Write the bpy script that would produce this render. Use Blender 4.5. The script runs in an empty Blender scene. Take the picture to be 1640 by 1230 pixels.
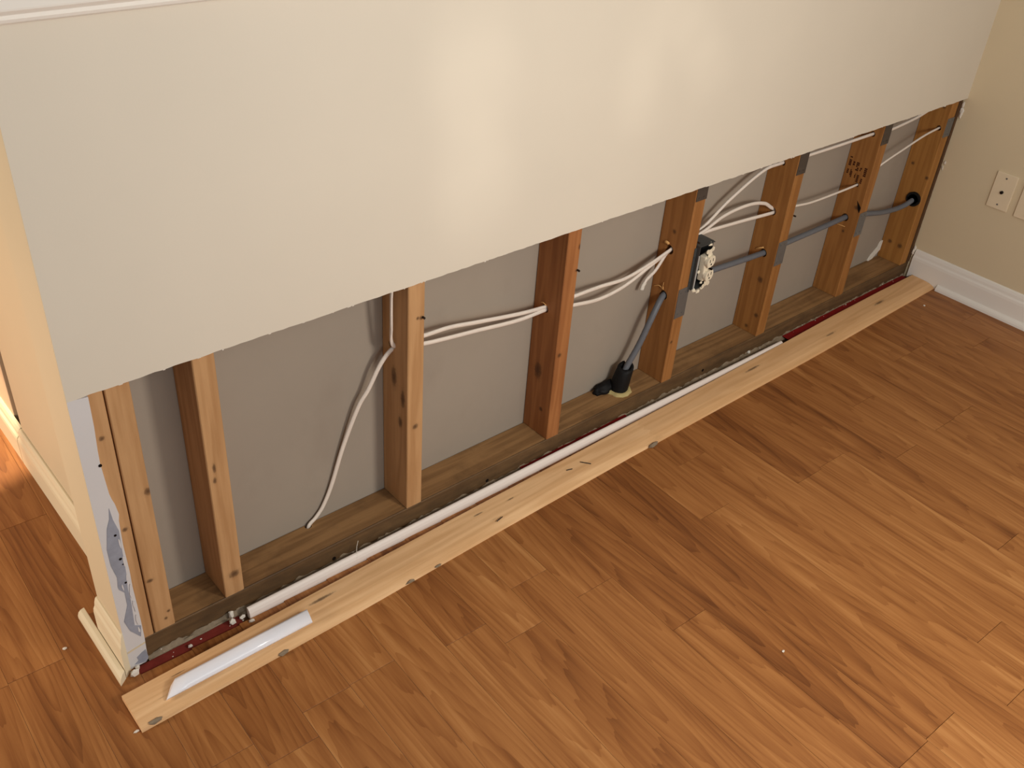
import bpy, bmesh, math, random
from mathutils import Matrix, Vector, noise
from mathutils.geometry import tessellate_polygon

random.seed(7)
sc = bpy.context.scene
COL = sc.collection

# ------------------------------------------------------------------ camera
cam_d = bpy.data.cameras.new('camera')
cam = bpy.data.objects.new('camera', cam_d)
COL.objects.link(cam)
cam_d.sensor_width = 36.0
cam_d.lens = 36.0 * 1559.25 / 1640.0
cam_d.clip_start = 0.02
cam.matrix_world = (Matrix.Translation((-0.3013, -1.2649, 1.4855))
                    @ Matrix.Rotation(-0.7565, 4, 'Z')
                    @ Matrix.Rotation(0.9630, 4, 'X')
                    @ Matrix.Rotation(0.0815, 4, 'Z'))
sc.camera = cam

# ------------------------------------------------------------------ world, lamps, exposure
world = bpy.data.worlds.new('room_ambient')
sc.world = world
world.use_nodes = True
bg = world.node_tree.nodes['Background']
bg.inputs[0].default_value = (1.0, 0.94, 0.84, 1)
bg.inputs[1].default_value = 0.19


def lamp(name, kind, loc, power, col, size=0.2, target=None, **kw):
    d = bpy.data.lights.new(name, kind)
    d.energy = power
    d.color = col
    if kind == 'AREA':
        d.size = size
    else:
        d.shadow_soft_size = size
    for k, v in kw.items():
        setattr(d, k, v)
    o = bpy.data.objects.new(name, d)
    COL.objects.link(o)
    o.location = loc
    if target is not None:
        o.rotation_euler = (Vector(target) - Vector(loc)).to_track_quat('-Z', 'Y').to_euler()
    return o


lamp('room_lamp', 'POINT', (0.98, -1.34, 1.08), 39.0, (1.0, 0.93, 0.83), size=0.13)
lamp('window_daylight', 'AREA', (-0.10, -2.5, 1.35), 10.0, (0.82, 0.92, 1.0), size=0.8, target=(0.25, 0, 0.2))
lamp('kitchen_spot', 'SPOT', (-0.35, 1.60, 2.2), 420.0, (1.0, 0.80, 0.54), size=0.03,
     target=(-0.15, 1.25, 0), spot_size=math.radians(29.6), spot_blend=0.06)
lamp('hall_light', 'AREA', (-1.45, 0.42, 0.62), 19.0, (1.0, 0.83, 0.66), size=0.4, target=(0.06, 0.40, 0.72))
lamp('front_fill', 'AREA', (1.0, -3.2, 2.3), 22.0, (1.0, 0.98, 0.92), size=1.8, target=(1.0, 0, 0.9))  # added off-frame area light that lifts the wall from the front

# added unseen spot lamps imitating glints reflected onto the wall
for gx, gz, pw, ca in [(0.735, 1.03, 4, 6), (0.745, 0.965, 5, 6), (0.77, 0.93, 3, 6), (0.750, 0.84, 4, 5), (0.765, 0.775, 6, 6), (0.785, 0.72, 4, 6),
                       (1.165, 0.96, 3, 4), (1.175, 0.90, 4, 4), (1.175, 0.835, 4, 4), (1.26, 1.02, 4, 4.5), (1.33, 0.955, 4, 4.5), (1.395, 0.89, 4, 4.5)]:
    lamp('added_glint_spot', 'SPOT', (1.25, -2.1, 1.15), pw * 1.6, (1.0, 0.93, 0.82), size=0.02, target=(gx, 0, gz),
         spot_size=math.radians(ca * 1.15), spot_blend=1.0)

sc.view_settings.view_transform = 'Standard'
sc.view_settings.look = 'None'
sc.view_settings.gamma = 1.0
sc.view_settings.use_curve_mapping = False
sc.view_settings.exposure = 0.0

# ------------------------------------------------------------------ measures
XS = {'S0a': 0.0185, 'S0b': 0.0588, 'S1': 0.1991, 'S2': 0.6231, 'S3': 1.0329,
      'S4': 1.4434, 'S5': 1.8484, 'S6': 2.2489, 'S7': 2.6238}
SW, SD, ZS, T = 0.0389, 0.0867, 0.0468, 0.0127      # stud width, depth, sill top, drywall
YB = T + SD                                          # back of the cavity
HC = 0.6042                                          # height of the cut
XR = 2.6813                                          # right wall
ZT = 1.135                                           # top of the half wall


# ------------------------------------------------------------------ helpers
def srgb(r, g, b):
    def f(c):
        c /= 255.0
        return c / 12.92 if c <= 0.04045 else ((c + 0.055) / 1.055) ** 2.4
    return (f(r), f(g), f(b), 1.0)


def link(name, me, mat=None, parent=None, loc=(0, 0, 0), rot=(0, 0, 0), **props):
    o = bpy.data.objects.new(name, me)
    COL.objects.link(o)
    o.location = loc
    o.rotation_euler = rot
    if parent is not None:
        o.parent = parent
    if mat is not None and me is not None:
        me.materials.clear()
        me.materials.append(mat)
    for k, v in props.items():
        o[k] = v
    return o


def to_mesh(bm, name, smooth=False):
    bmesh.ops.recalc_face_normals(bm, faces=bm.faces)
    me = bpy.data.meshes.new(name)
    bm.to_mesh(me)
    bm.free()
    if smooth:
        for p in me.polygons:
            p.use_smooth = True
    return me


def add_box(bm, a, b, bevel=0.0, seg=1):
    vs = [bm.verts.new((x, y, z)) for x in (a[0], b[0]) for y in (a[1], b[1]) for z in (a[2], b[2])]
    F = [(0, 1, 3, 2), (4, 6, 7, 5), (0, 4, 5, 1), (2, 3, 7, 6), (0, 2, 6, 4), (1, 5, 7, 3)]
    fs = [bm.faces.new([vs[i] for i in f]) for f in F]
    if bevel > 0:
        es = list({e for f in fs for e in f.edges})
        bmesh.ops.bevel(bm, geom=es, offset=bevel, segments=seg, affect='EDGES', profile=0.6)
    return bm


def box(name, a, b, mat, parent=None, bevel=0.0, seg=1, **props):
    bm = bmesh.new()
    add_box(bm, a, b, bevel, seg)
    return link(name, to_mesh(bm, name), mat, parent, **props)


def add_prism(bm, prof, p0, p1, axis):
    """profile of (a, b) pairs swept from p0 to p1 along axis X or Y; a is the other ground axis, b is z"""
    n = len(prof)
    if axis == 'X':
        A = [bm.verts.new((p0, a, b)) for a, b in prof]
        B = [bm.verts.new((p1, a, b)) for a, b in prof]
    else:
        A = [bm.verts.new((a, p0, b)) for a, b in prof]
        B = [bm.verts.new((a, p1, b)) for a, b in prof]
    for i in range(n):
        j = (i + 1) % n
        bm.faces.new((A[i], A[j], B[j], B[i]))
    bm.faces.new(A)
    bm.faces.new(list(reversed(B)))
    return bm


def prism(name, prof, p0, p1, axis, mat, parent=None, **props):
    bm = bmesh.new()
    add_prism(bm, prof, p0, p1, axis)
    return link(name, to_mesh(bm, name), mat, parent, **props)


def plate(name, pts, y0, y1, mat, parent=None, **props):
    """outline in x, z given thickness from y0 to y1"""
    bm = bmesh.new()
    A = [bm.verts.new((x, y0, z)) for x, z in pts]
    B = [bm.verts.new((x, y1, z)) for x, z in pts]
    n = len(pts)
    for i in range(n):
        j = (i + 1) % n
        bm.faces.new((A[i], A[j], B[j], B[i]))
    for i, j, k in tessellate_polygon([[Vector((x, z, 0)) for x, z in pts]]):
        bm.faces.new((A[i], A[j], A[k]))
        bm.faces.new((B[k], B[j], B[i]))
    return link(name, to_mesh(bm, name), mat, parent, **props)


def spline(pts, sub=8):
    P = [Vector(p) for p in pts]
    P = [2 * P[0] - P[1]] + P + [2 * P[-1] - P[-2]]
    out = []
    for i in range(1, len(P) - 2):
        p0, p1, p2, p3 = P[i - 1:i + 3]
        # centripetal-like tangents scaled by the local segment length, no overshoot
        d = (p2 - p1).length
        m1 = (p2 - p0) / max((p2 - p1).length + (p1 - p0).length, 1e-6) * d
        m2 = (p3 - p1) / max((p3 - p2).length + (p2 - p1).length, 1e-6) * d
        for k in range(sub):
            t = k / sub
            out.append((2 * t**3 - 3 * t**2 + 1) * p1 + (t**3 - 2 * t**2 + t) * m1
                       + (-2 * t**3 + 3 * t**2) * p2 + (t**3 - t**2) * m2)
    out.append(P[-2])
    return out


def add_tube(bm, pts, ra, rb=None, n=10, up=(0, 0, 1), rib=0.0):
    rb = rb or ra
    up = Vector(up)
    rings = []
    for i, p in enumerate(pts):
        d = (pts[min(i + 1, len(pts) - 1)] - pts[max(i - 1, 0)]).normalized()
        s = d.cross(up)
        if s.length < 1e-4:
            s = d.cross(Vector((0, 1, 0)))
        s.normalize()
        u = s.cross(d).normalized()
        k = 1.0 + (rib if i % 2 else -rib)
        rings.append([bm.verts.new(p + s * (math.cos(a) * rb * k) + u * (math.sin(a) * ra * k))
                      for a in [2 * math.pi * j / n for j in range(n)]])
    for A, B in zip(rings, rings[1:]):
        for j in range(n):
            bm.faces.new((A[j], A[(j + 1) % n], B[(j + 1) % n], B[j]))
    bm.faces.new(list(reversed(rings[0])))
    bm.faces.new(rings[-1])
    return bm


def tube(name, pts, ra, rb, mat, parent=None, n=10, sub=8, up=(0, 0, 1), rib=0.0, **props):
    bm = bmesh.new()
    add_tube(bm, spline(pts, sub), ra, rb, n, up, rib)
    return link(name, to_mesh(bm, name, True), mat, parent, **props)


def add_disc(bm, c, r, h, axis, n=14):
    """short cylinder centred at c"""
    M = Matrix.Translation(c)
    if axis == 'X':
        M = M @ Matrix.Rotation(math.pi / 2, 4, 'Y')
    if axis == 'Y':
        M = M @ Matrix.Rotation(math.pi / 2, 4, 'X')
    bmesh.ops.create_cone(bm, cap_ends=True, segments=n, radius1=r, radius2=r, depth=h, matrix=M)
    return bm


def disc(name, c, r, h, axis, mat, parent=None, n=14, **props):
    bm = bmesh.new()
    add_disc(bm, c, r, h, axis, n)
    return link(name, to_mesh(bm, name), mat, parent, **props)


def chunk_mesh(name, size, seed):
    bm = bmesh.new()
    bmesh.ops.create_icosphere(bm, subdivisions=1, radius=1.0)
    rnd = random.Random(seed)
    for v in bm.verts:
        k = 0.75 + 0.5 * rnd.random()
        v.co = Vector((v.co.x * size[0] * k, v.co.y * size[1] * k, max(v.co.z, -0.75) * size[2] * k))
    zmin = min(v.co.z for v in bm.verts)
    for v in bm.verts:
        v.co.z -= zmin
    return to_mesh(bm, name)


def cut_holes(o, holes):
    """bore holes (centre, radius, axis, length) through a mesh object for good"""
    bm = bmesh.new()
    for c, r, axis, ln in holes:
        add_disc(bm, c, r, ln, axis, 16)
    cut = bpy.data.objects.new('bore', to_mesh(bm, 'bore'))
    COL.objects.link(cut)
    cut.parent = o.parent
    cut.location = o.location
    m = o.modifiers.new('bore', 'BOOLEAN')
    m.object = cut
    m.operation = 'DIFFERENCE'
    m.solver = 'EXACT'
    dg = bpy.context.evaluated_depsgraph_get()
    me = bpy.data.meshes.new_from_object(o.evaluated_get(dg))
    old = o.data
    o.modifiers.clear()
    o.data = me
    bpy.data.objects.remove(cut)
    bpy.data.meshes.remove(old)


def empty(name, loc=(0, 0, 0), rot=(0, 0, 0), **props):
    o = bpy.data.objects.new(name, None)
    COL.objects.link(o)
    o.location = loc
    o.rotation_euler = rot
    o.empty_display_size = 0.05
    for k, v in props.items():
        o[k] = v
    return o


# ------------------------------------------------------------------ materials
class NT:
    def __init__(s, name):
        s.m = bpy.data.materials.new(name)
        s.m.use_nodes = True
        s.t = s.m.node_tree
        s.b = s.t.nodes['Principled BSDF']
        s.oc = s.n('ShaderNodeTexCoord').outputs['Object']

    def n(s, kind, **kw):
        nd = s.t.nodes.new(kind)
        for k, v in kw.items():
            setattr(nd, k, v)
        return nd

    def put(s, sock, v):
        if isinstance(v, bpy.types.NodeSocket):
            s.t.links.new(v, sock)
        else:
            sock.default_value = v

    def math(s, op, a, b=0.0, c=0.0, clamp=False):
        nd = s.n('ShaderNodeMath', operation=op, use_clamp=clamp)
        for i, v in enumerate((a, b, c)):
            s.put(nd.inputs[i], v)
        return nd.outputs[0]

    def vmath(s, op, a, b):
        nd = s.n('ShaderNodeVectorMath', operation=op)
        s.put(nd.inputs[0], a)
        s.put(nd.inputs[1], b)
        return nd.outputs['Value' if op in ('LENGTH', 'DISTANCE') else 'Vector']

    def noise(s, vec, scale, detail=4.0, rough=0.55):
        nd = s.n('ShaderNodeTexNoise')
        s.put(nd.inputs['Vector'], vec)
        nd.inputs['Scale'].default_value = scale
        nd.inputs['Detail'].default_value = detail
        nd.inputs['Roughness'].default_value = rough
        return nd.outputs['Fac']

    def ramp(s, f, stops, smooth=False):
        nd = s.n('ShaderNodeValToRGB')
        s.put(nd.inputs[0], f)
        cr = nd.color_ramp
        if smooth:
            cr.interpolation = 'EASE'
        while len(cr.elements) < len(stops):
            cr.elements.new(0.5)
        for e, (p, c) in zip(cr.elements, stops):
            e.position = p
            e.color = c if len(c) == 4 else (*c, 1)
        return nd.outputs['Color']

    def mix(s, f, a, b, mode='MIX'):
        nd = s.n('ShaderNodeMix', data_type='RGBA', blend_type=mode)
        s.put(nd.inputs[0], f)
        s.put(nd.inputs[6], a)
        s.put(nd.inputs[7], b)
        return nd.outputs[2]

    def done(s, color, rough=0.6, spec=0.4, bump=None, strength=0.2, dist=0.001, metal=0.0, coat=0.0):
        s.put(s.b.inputs['Base Color'], color)
        s.put(s.b.inputs['Roughness'], rough)
        s.put(s.b.inputs['Specular IOR Level'], spec)
        s.put(s.b.inputs['Metallic'], metal)
        s.put(s.b.inputs['Coat Weight'], coat)
        if bump is not None:
            nd = s.n('ShaderNodeBump')
            nd.inputs['Strength'].default_value = strength
            nd.inputs['Distance'].default_value = dist
            s.put(nd.inputs['Height'], bump)
            s.t.links.new(nd.outputs[0], s.b.inputs['Normal'])
        return s.m


GREY = lambda v: (v, v, v, 1)


def paint(name, col, var=0.04, rough=0.55, bump=0.12, scale=220.0, spec=0.35):
    k = NT(name)
    a = k.noise(k.oc, 3.0, 3)
    c = k.mix(k.ramp(a, [(0.3, GREY(0)), (0.7, GREY(1))]), tuple(x * (1 - var) for x in col[:3]) + (1,),
              tuple(min(1, x * (1 + var)) for x in col[:3]) + (1,))
    return k.done(c, rough, spec, k.noise(k.oc, scale, 2), bump, 0.0006)


def wood(name, base, dark, axis='Z', knots=(), seed=0.0, contrast=1.0, stretch=28.0, rough=0.65, stains=0.0,
         stain_col=(0.02, 0.015, 0.01, 1), joint=None, grime_y=None):
    """softwood: long grain along one axis, growth bands, knots at given local points"""
    k = NT(name)
    mp = k.n('ShaderNodeMapping')
    k.put(mp.inputs[0], k.oc)
    mp.inputs['Location'].default_value = (seed * 1.7, seed * 0.9, seed * 2.3)
    s = {'Z': (1, 1, 0.06), 'X': (0.06, 1, 1), 'Y': (1, 0.06, 1)}[axis]
    mp.inputs['Scale'].default_value = s
    v = mp.outputs[0]
    warp = k.noise(v, 14.0, 3)
    band = k.math('SINE', k.math('ADD', k.math('MULTIPLY', warp, 46.0),
                                 k.math('MULTIPLY', k.noise(v, 40.0, 2), 5.0)))
    band = k.math('MULTIPLY_ADD', band, 0.5, 0.5)
    fine = k.noise(v, 320.0, 3, 0.6)
    f = k.math('ADD', k.math('MULTIPLY', band, 0.55 * contrast), k.math('MULTIPLY', fine, 0.55 * contrast))
    big = k.noise(k.oc, 5.0, 2)
    f = k.math('ADD', f, k.math('MULTIPLY', k.math('SUBTRACT', big, 0.5), 0.5), clamp=True)
    col = k.mix(f, base, dark)
    if joint is not None:                                     # finger joint: a paler and a duller length
        sx = k.n('ShaderNodeSeparateXYZ')
        k.put(sx.inputs[0], k.oc)
        zig = k.math('PINGPONG', k.math('MULTIPLY', sx.outputs[1], 1.0), 0.010)
        g = k.math('GREATER_THAN', k.math('ADD', sx.outputs[0], k.math('MULTIPLY', zig, 1.5)), joint)
        col = k.mix(k.math('MULTIPLY', g, 0.35), col, dark)
    if stains > 0:
        sn = k.ramp(k.noise(k.oc, 11.0, 5, 0.7), [(0.5, GREY(0)), (0.72, GREY(1))])
        col = k.mix(k.math('MULTIPLY', sn, stains), col, stain_col)
    if grime_y is not None:                                   # the front face is caked with old dirt
        sy = k.n('ShaderNodeSeparateXYZ')
        k.put(sy.inputs[0], k.oc)
        gf = k.math('LESS_THAN', sy.outputs[1], grime_y)
        gf = k.math('MULTIPLY', gf, k.math('MULTIPLY_ADD', k.noise(k.vmath('MULTIPLY', k.oc, (0.4, 1, 1)), 60.0, 4), 0.5, 0.4))
        col = k.mix(gf, col, srgb(62, 48, 34))
    for kx, ky, kz, r, e in knots:                            # e: elongation along the grain
        sv = {'Z': (1, 1, 1 / e), 'X': (1 / e, 1, 1), 'Y': (1, 1 / e, 1)}[axis]
        d = k.vmath('SUBTRACT', k.oc, (kx, ky, kz))
        d = k.vmath('LENGTH', k.vmath('MULTIPLY', d, sv), (0, 0, 0))
        d = k.math('ADD', d, k.math('MULTIPLY', k.math('SUBTRACT', k.noise(k.oc, 160.0, 2), 0.5), r * 0.9))
        kf = k.ramp(k.math('DIVIDE', d, r * 2.0), [(0.15, GREY(0.8)), (0.48, GREY(0.5)), (0.64, GREY(0.10)), (1.0, GREY(0))])
        kn = k.n('ShaderNodeRGBToBW')
        k.put(kn.inputs[0], kf)
        col = k.mix(kn.outputs[0], col, (0.055, 0.024, 0.011, 1))
    return k.done(col, rough, 0.3, fine, 0.25, 0.0008)


def plain(name, col, rough=0.5, spec=0.4, var=0.12, scale=60.0, bump=0.1, metal=0.0, coat=0.0):
    k = NT(name)
    a = k.noise(k.oc, scale, 4)
    c = k.mix(a, tuple(x * (1 - var) for x in col[:3]) + (1,), tuple(min(1, x * (1 + var)) for x in col[:3]) + (1,))
    return k.done(c, rough, spec, a, bump, 0.0008, metal, coat)


def floor_material():
    k = NT('laminate_plank')
    oi = k.n('ShaderNodeObjectInfo')
    rnd = oi.outputs['Random']
    off = k.n('ShaderNodeCombineXYZ')
    k.put(off.inputs[0], k.math('MULTIPLY', rnd, 37.0))
    k.put(off.inputs[1], k.math('MULTIPLY', rnd, 91.0))
    k.put(off.inputs[2], k.math('MULTIPLY', rnd, 53.0))
    v0 = k.vmath('ADD', k.oc, off.outputs[0])
    v = k.vmath('MULTIPLY', v0, (1.0, 0.045, 1.0))
    sp = k.n('ShaderNodeSeparateXYZ')
    k.put(sp.inputs[0], k.oc)
    # cathedral figure: plain-sawn cone of growth rings
    cx = k.math('MULTIPLY', k.math('SUBTRACT', k.math('FRACT', k.math('MULTIPLY', rnd, 7.31)), 0.5), 0.09)
    u = k.math('SUBTRACT', sp.outputs[0], cx)
    sgn = k.math('SUBTRACT', k.math('MULTIPLY', k.math('GREATER_THAN', k.math('FRACT', k.math('MULTIPLY', rnd, 13.7)), 0.5), 2.0), 1.0)
    h = k.math('ADD', k.math('MULTIPLY', k.math('MULTIPLY', sp.outputs[1], sgn), 0.085),
               k.math('ADD', 0.03, k.math('MULTIPLY', k.math('FRACT', k.math('MULTIPLY', rnd, 29.3)), 0.05)))
    r = k.math('SQRT', k.math('ADD', k.math('MULTIPLY', u, u), k.math('MULTIPLY', h, h)))
    w = k.noise(v, 16.0, 3)
    ring = k.math('FRACT', k.math('ADD', k.math('MULTIPLY', r, 95.0), k.math('MULTIPLY', w, 4.5)))
    ring = k.math('POWER', ring, 2.2)
    broad = k.noise(v, 30.0, 4, 0.62)
    fine = k.noise(v, 260.0, 3, 0.6)
    fleck = k.ramp(k.noise(k.vmath('MULTIPLY', v0, (1.0, 0.16, 1.0)), 55.0, 2), [(0.66, GREY(0)), (0.78, GREY(1))])
    tone = k.math('FRACT', k.math('MULTIPLY', rnd, 17.17))
    tone = k.math('ADD', k.math('MULTIPLY', oi.outputs['Object Index'], 0.01), 0.0)
    f = k.math('ADD', k.math('MULTIPLY_ADD', broad, 1.1, -0.08), k.math('MULTIPLY', ring, 0.16))
    f = k.math('ADD', f, k.math('MULTIPLY', fine, 0.24))
    f = k.math('ADD', f, k.math('SUBTRACT', tone, 0.5))
    col = k.ramp(f, [(0.28, srgb(190, 136, 82)), (0.52, srgb(166, 110, 60)), (0.76, srgb(142, 88, 44)), (1.0, srgb(106, 60, 26))])
    fl = k.n('ShaderNodeRGBToBW')
    k.put(fl.inputs[0], fleck)
    col = k.mix(k.math('MULTIPLY', fl.outputs[0], 0.22), col, srgb(104, 52, 22))
    rough = k.math('MULTIPLY_ADD', fine, 0.12, 0.40)
    return k.done(col, rough, 0.35, fine, 0.08, 0.0006)


WALL = paint('greige_wall_paint', srgb(220, 210, 194), var=0.02)
WALL_R = paint('tan_wall_paint', srgb(216, 199, 168), var=0.02)
WALL_W = paint('cream_kitchen_paint', srgb(232, 205, 172), var=0.03)
TRIMW = paint('white_trim_paint', srgb(236, 230, 222), var=0.02, rough=0.35, bump=0.04, scale=90)
TRIMC = paint('cream_trim_paint', srgb(232, 217, 186), var=0.05, rough=0.42, bump=0.06, scale=60)
GLOSSW = paint('gloss_white_paint', srgb(242, 243, 252), var=0.02, rough=0.2, bump=0.05, scale=40, spec=0.6)
STRIPW = paint('painted_strip', srgb(240, 228, 220), var=0.03, rough=0.5, bump=0.05, scale=50)
PATCHW = paint('white_drywall_face', srgb(214, 210, 210), var=0.03, rough=0.7)
GYPSUM = plain('gypsum', srgb(226, 218, 206), 0.9, 0.2, 0.1, 90, 0.4)
PLAST = plain('grimy_plaster', srgb(142, 126, 106), 0.95, 0.15, 0.45, 70, 0.8)
STEEL = plain('galvanised_steel', srgb(120, 118, 116), 0.55, 0.5, 0.18, 40, 0.1, 0.55)
STEEL_SHADE = plain('steel_in_shade', srgb(84, 74, 66), 0.6, 0.4, 0.25, 40, 0.1, 0.4)  # upper nail plates: shade under the drywall cut put into the colour
BEAD = plain('zinc_corner_bead', srgb(150, 153, 166), 0.6, 0.45, 0.25, 55, 0.2, 0.0)
BOXM = plain('outlet_box_steel', srgb(88, 90, 90), 0.5, 0.5, 0.2, 60, 0.1, 0.5)
DARK = plain('cavity_shade', srgb(28, 20, 16), 0.9, 0.1, 0.2)
RUBBER = plain('black_rubber', srgb(14, 13, 14), 0.65, 0.3, 0.3, 90, 0.4)
FOAM = plain('yellowed_foam', srgb(186, 168, 116), 0.9, 0.2, 0.2, 120, 0.8)
CABLE = plain('white_cable_jacket', srgb(234, 222, 210), 0.45, 0.4, 0.05, 30, 0.05)
CONDUIT = plain('grey_conduit_jacket', srgb(104, 106, 112), 0.5, 0.4, 0.1, 50, 0.1)
IVORY = plain('ivory_receptacle', srgb(238, 226, 202), 0.4, 0.45, 0.05, 60, 0.1)
RED = plain('red_underlayment', srgb(128, 14, 18), 0.6, 0.3, 0.3, 45, 0.3)
REDD = plain('dusty_red_underlayment', srgb(122, 46, 38), 0.8, 0.2, 0.4, 45, 0.3)
NAILM = plain('nail_steel', srgb(60, 52, 48), 0.5, 0.5, 0.2, 90, 0.1, 0.6)
INK = plain('brown_stamp_ink', srgb(70, 34, 14), 0.8, 0.2, 0.25, 200, 0.0)
SUB = plain('subfloor_and_joint_shade', srgb(96, 70, 48), 0.9, 0.2, 0.3, 40, 0.4)
FLOORM = floor_material()


def backing_paper():
    k = NT('grey_drywall_paper')
    a = k.noise(k.oc, 2.6, 4)
    smear = k.ramp(k.noise(k.vmath('MULTIPLY', k.oc, (1.0, 1.0, 0.55)), 7.0, 5, 0.65), [(0.54, GREY(0)), (0.8, GREY(1))])
    sw = k.n('ShaderNodeRGBToBW')
    k.put(sw.inputs[0], smear)
    c = k.mix(a, srgb(152, 140, 127), srgb(168, 156, 142))
    c = k.mix(k.math('MULTIPLY', sw.outputs[0], 0.16), c, srgb(120, 104, 92))
    return k.done(c, 0.9, 0.15, k.noise(k.oc, 400.0, 2), 0.15, 0.0004)


PAPER = backing_paper()
PINE = srgb(204, 158, 108)
PINED = srgb(164, 114, 68)

# ------------------------------------------------------------------ floor
subfloor = box('floor', (-1.3, -2.3, -0.030), (3.2, 2.4, -0.0085), SUB, kind='structure')
SLOPE = 0.033
PW = 0.1947
ang = -math.atan(SLOPE)
known = {}      # strip index -> known butt-end positions
def strip_x(i):
    return -0.0868 + i * PW / 2
# photographed ends: (x, y) of the butt joint in the middle of the strip
for x, y in [(1.33, -0.212), (1.52, -0.428), (1.60, -0.425), (0.143, -0.325), (0.558, -0.306), (0.95, -0.549),
             (1.133, -1.003), (1.045, -1.004), (1.909, -0.327), (1.709, -0.844), (-0.05, 0.50)]:
    i = int(math.floor((x - SLOPE * y + 0.0868) / (PW / 2)))
    known.setdefault(i, []).append(y)
tones = {}
# (strip, order from wall) -> tone 0 light .. 100 dark
TONE = {}
def plank_piece(i, y0, y1, tone):
    x0 = strip_x(i)
    w = PW / 2
    g = 0.0007 if i % 2 == 0 else 0.00025
    bm = bmesh.new()
    L = (y1 - y0) / 2
    add_box(bm, (-w / 2 + g / 2, -L + 0.0002, -0.0085), (w / 2 - g / 2, L - 0.0002, 0.0), 0.00025)
    yc = (y0 + y1) / 2
    o = link('floor_plank', to_mesh(bm, 'floor_plank'), FLOORM, subfloor,
             loc=(x0 + w / 2 + SLOPE * yc, yc, 0), rot=(0, 0, ang))
    o.pass_index = int(tone)
    return o
rp = random.Random(21)
for i in range(-9, 29):
    xm = strip_x(i) + PW / 4
    ytop = -0.021 if xm > 0.012 else 1.75
    ybot = -1.75
    ends = sorted(known.get(i, []), reverse=True)
    if not ends:
        ends = [rp.choice((-1.25, -1.35, -1.5)) if (ytop < 0 and i % 5) else (-0.95 if ytop < 0 else 0.95)]
    e = ends[0]
    while e < ytop - 1.05:
        e += 0.98
        ends.insert(0, e)
    if ends[0] > ytop - 0.06:
        ends.pop(0)
    e = ends[-1]
    while e > ybot + 0.9:
        e -= 0.85
        ends.append(e)
    ys = [ytop] + ends + [ybot]
    kn = set(known.get(i, []))
    for a, b in zip(ys, ys[1:]):
        if a - b < 0.02:
            continue
        tone = 50 + rp.uniform(-4, 4)
        if b in kn:
            tone = 58 + rp.uniform(-2, 3)      # the darker length that ends at a photographed joint
        if a in kn:
            tone = 48 + rp.uniform(-3, 3)
        if xm < 0.012 and xm > -0.09:
            tone = 57
        plank_piece(i, b, a, tone)
    if xm > 0.012 and xm < 0.06:
        plank_piece(i, 0.12, 1.75, 45)

# ------------------------------------------------------------------ half wall shell
def ragged_sheet():
    """upper front sheet of drywall with its saw-cut lower edge"""
    bm = bmesh.new()
    n = 240
    rows = []
    for i in range(n + 1):
        x = XR * i / n
        z = HC + 0.0016 * noise.noise((x * 26.0, 3.1, 0)) + 0.0011 * noise.noise((x * 90.0, 7.7, 0))
        if x < 0.03:
            z = HC - 0.001
        rows.append([bm.verts.new((x, 0, z)), bm.verts.new((x, 0, ZT + 0.012)),
                     bm.verts.new((x, T, ZT + 0.012)), bm.verts.new((x, T, z + 0.0006))])
    for A, B in zip(rows, rows[1:]):
        for j in range(4):
            bm.faces.new((A[j], B[j], B[(j + 1) % 4], A[(j + 1) % 4]))
    bm.faces.new(rows[0])
    bm.faces.new(list(reversed(rows[-1])))
    return to_mesh(bm, 'wall_back')

wall_back = link('wall_back', ragged_sheet(), WALL, kind='structure')
rag = random.Random(4)
bm = bmesh.new()
for i in range(70):                       # gypsum crumbs and torn paper along the saw cut
    x = rag.uniform(0.03, XR - 0.02)
    add_box(bm, (x, rag.uniform(0.0005, 0.003), HC - rag.uniform(0.001, 0.0028)), (x + rag.uniform(0.002, 0.008), T - 0.002, HC + 0.002), 0.0005)
link('cut_edge_crumbs', to_mesh(bm, 'cut_edge_crumbs'), GYPSUM, wall_back, kind='stuff')
box('rear_panel', (0.0127, YB, 0.0), (XR, YB + 0.0127, ZT + 0.012), PAPER, wall_back)
box('end_panel', (-0.0004, 0.0006, 0.0), (0.0124, YB + 0.0127, ZT + 0.012), WALL_R, wall_back, bevel=0.0006)

# narrow strip of drywall left on the corner, with the metal corner bead laid bare
edge = [(0.0, HC), (0.0310, HC - 0.003), (0.0300, 0.545), (0.0275, 0.500), (0.0268, 0.474), (0.0285, 0.440), (0.0300, 0.410),
        (0.0322, 0.397), (0.0350, 0.386), (0.0380, 0.362), (0.0356, 0.349), (0.0338, 0.295), (0.0350, 0.233), (0.0340, 0.195),
        (0.0350, 0.150), (0.0354, 0.108), (0.0352, 0.062), (0.0341, 0.034), (0.0335, 0.008), (0.0290, 0.002), (0.0, 0.002)]
rem = plate('drywall_strip', edge, 0.0002, T, PATCHW, wall_back, label='narrow white leftover drywall strip at the corner')
bead = [(0.0248, 0.3819), (0.0215, 0.3604), (0.0148, 0.343), (0.0073, 0.2997), (0.0076, 0.2618), (0.0129, 0.2315), (0.0106, 0.2094),
        (0.0116, 0.2027), (0.0193, 0.191), (0.0189, 0.1593), (0.0076, 0.125), (0.0138, 0.0969), (0.0297, 0.071), (0.0338, 0.0973),
        (0.0233, 0.1046), (0.0262, 0.1658), (0.0256, 0.1960), (0.0288, 0.2338), (0.0305, 0.2899), (0.0322, 0.3289), (0.0268, 0.3560)]
plate('corner_bead', bead, -0.0006, 0.001, BEAD, rem, label='bare grey metal corner bead')
plate('corner_bead', [(0.0149, 0.0246), (0.0250, 0.0310), (0.0326, 0.0342), (0.0345, 0.0126), (0.0289, 0.003), (0.0082, 0.0094), (0.0165, 0.0150)],
      -0.0006, 0.001, BEAD, rem, label='bare grey metal corner bead')
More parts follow.
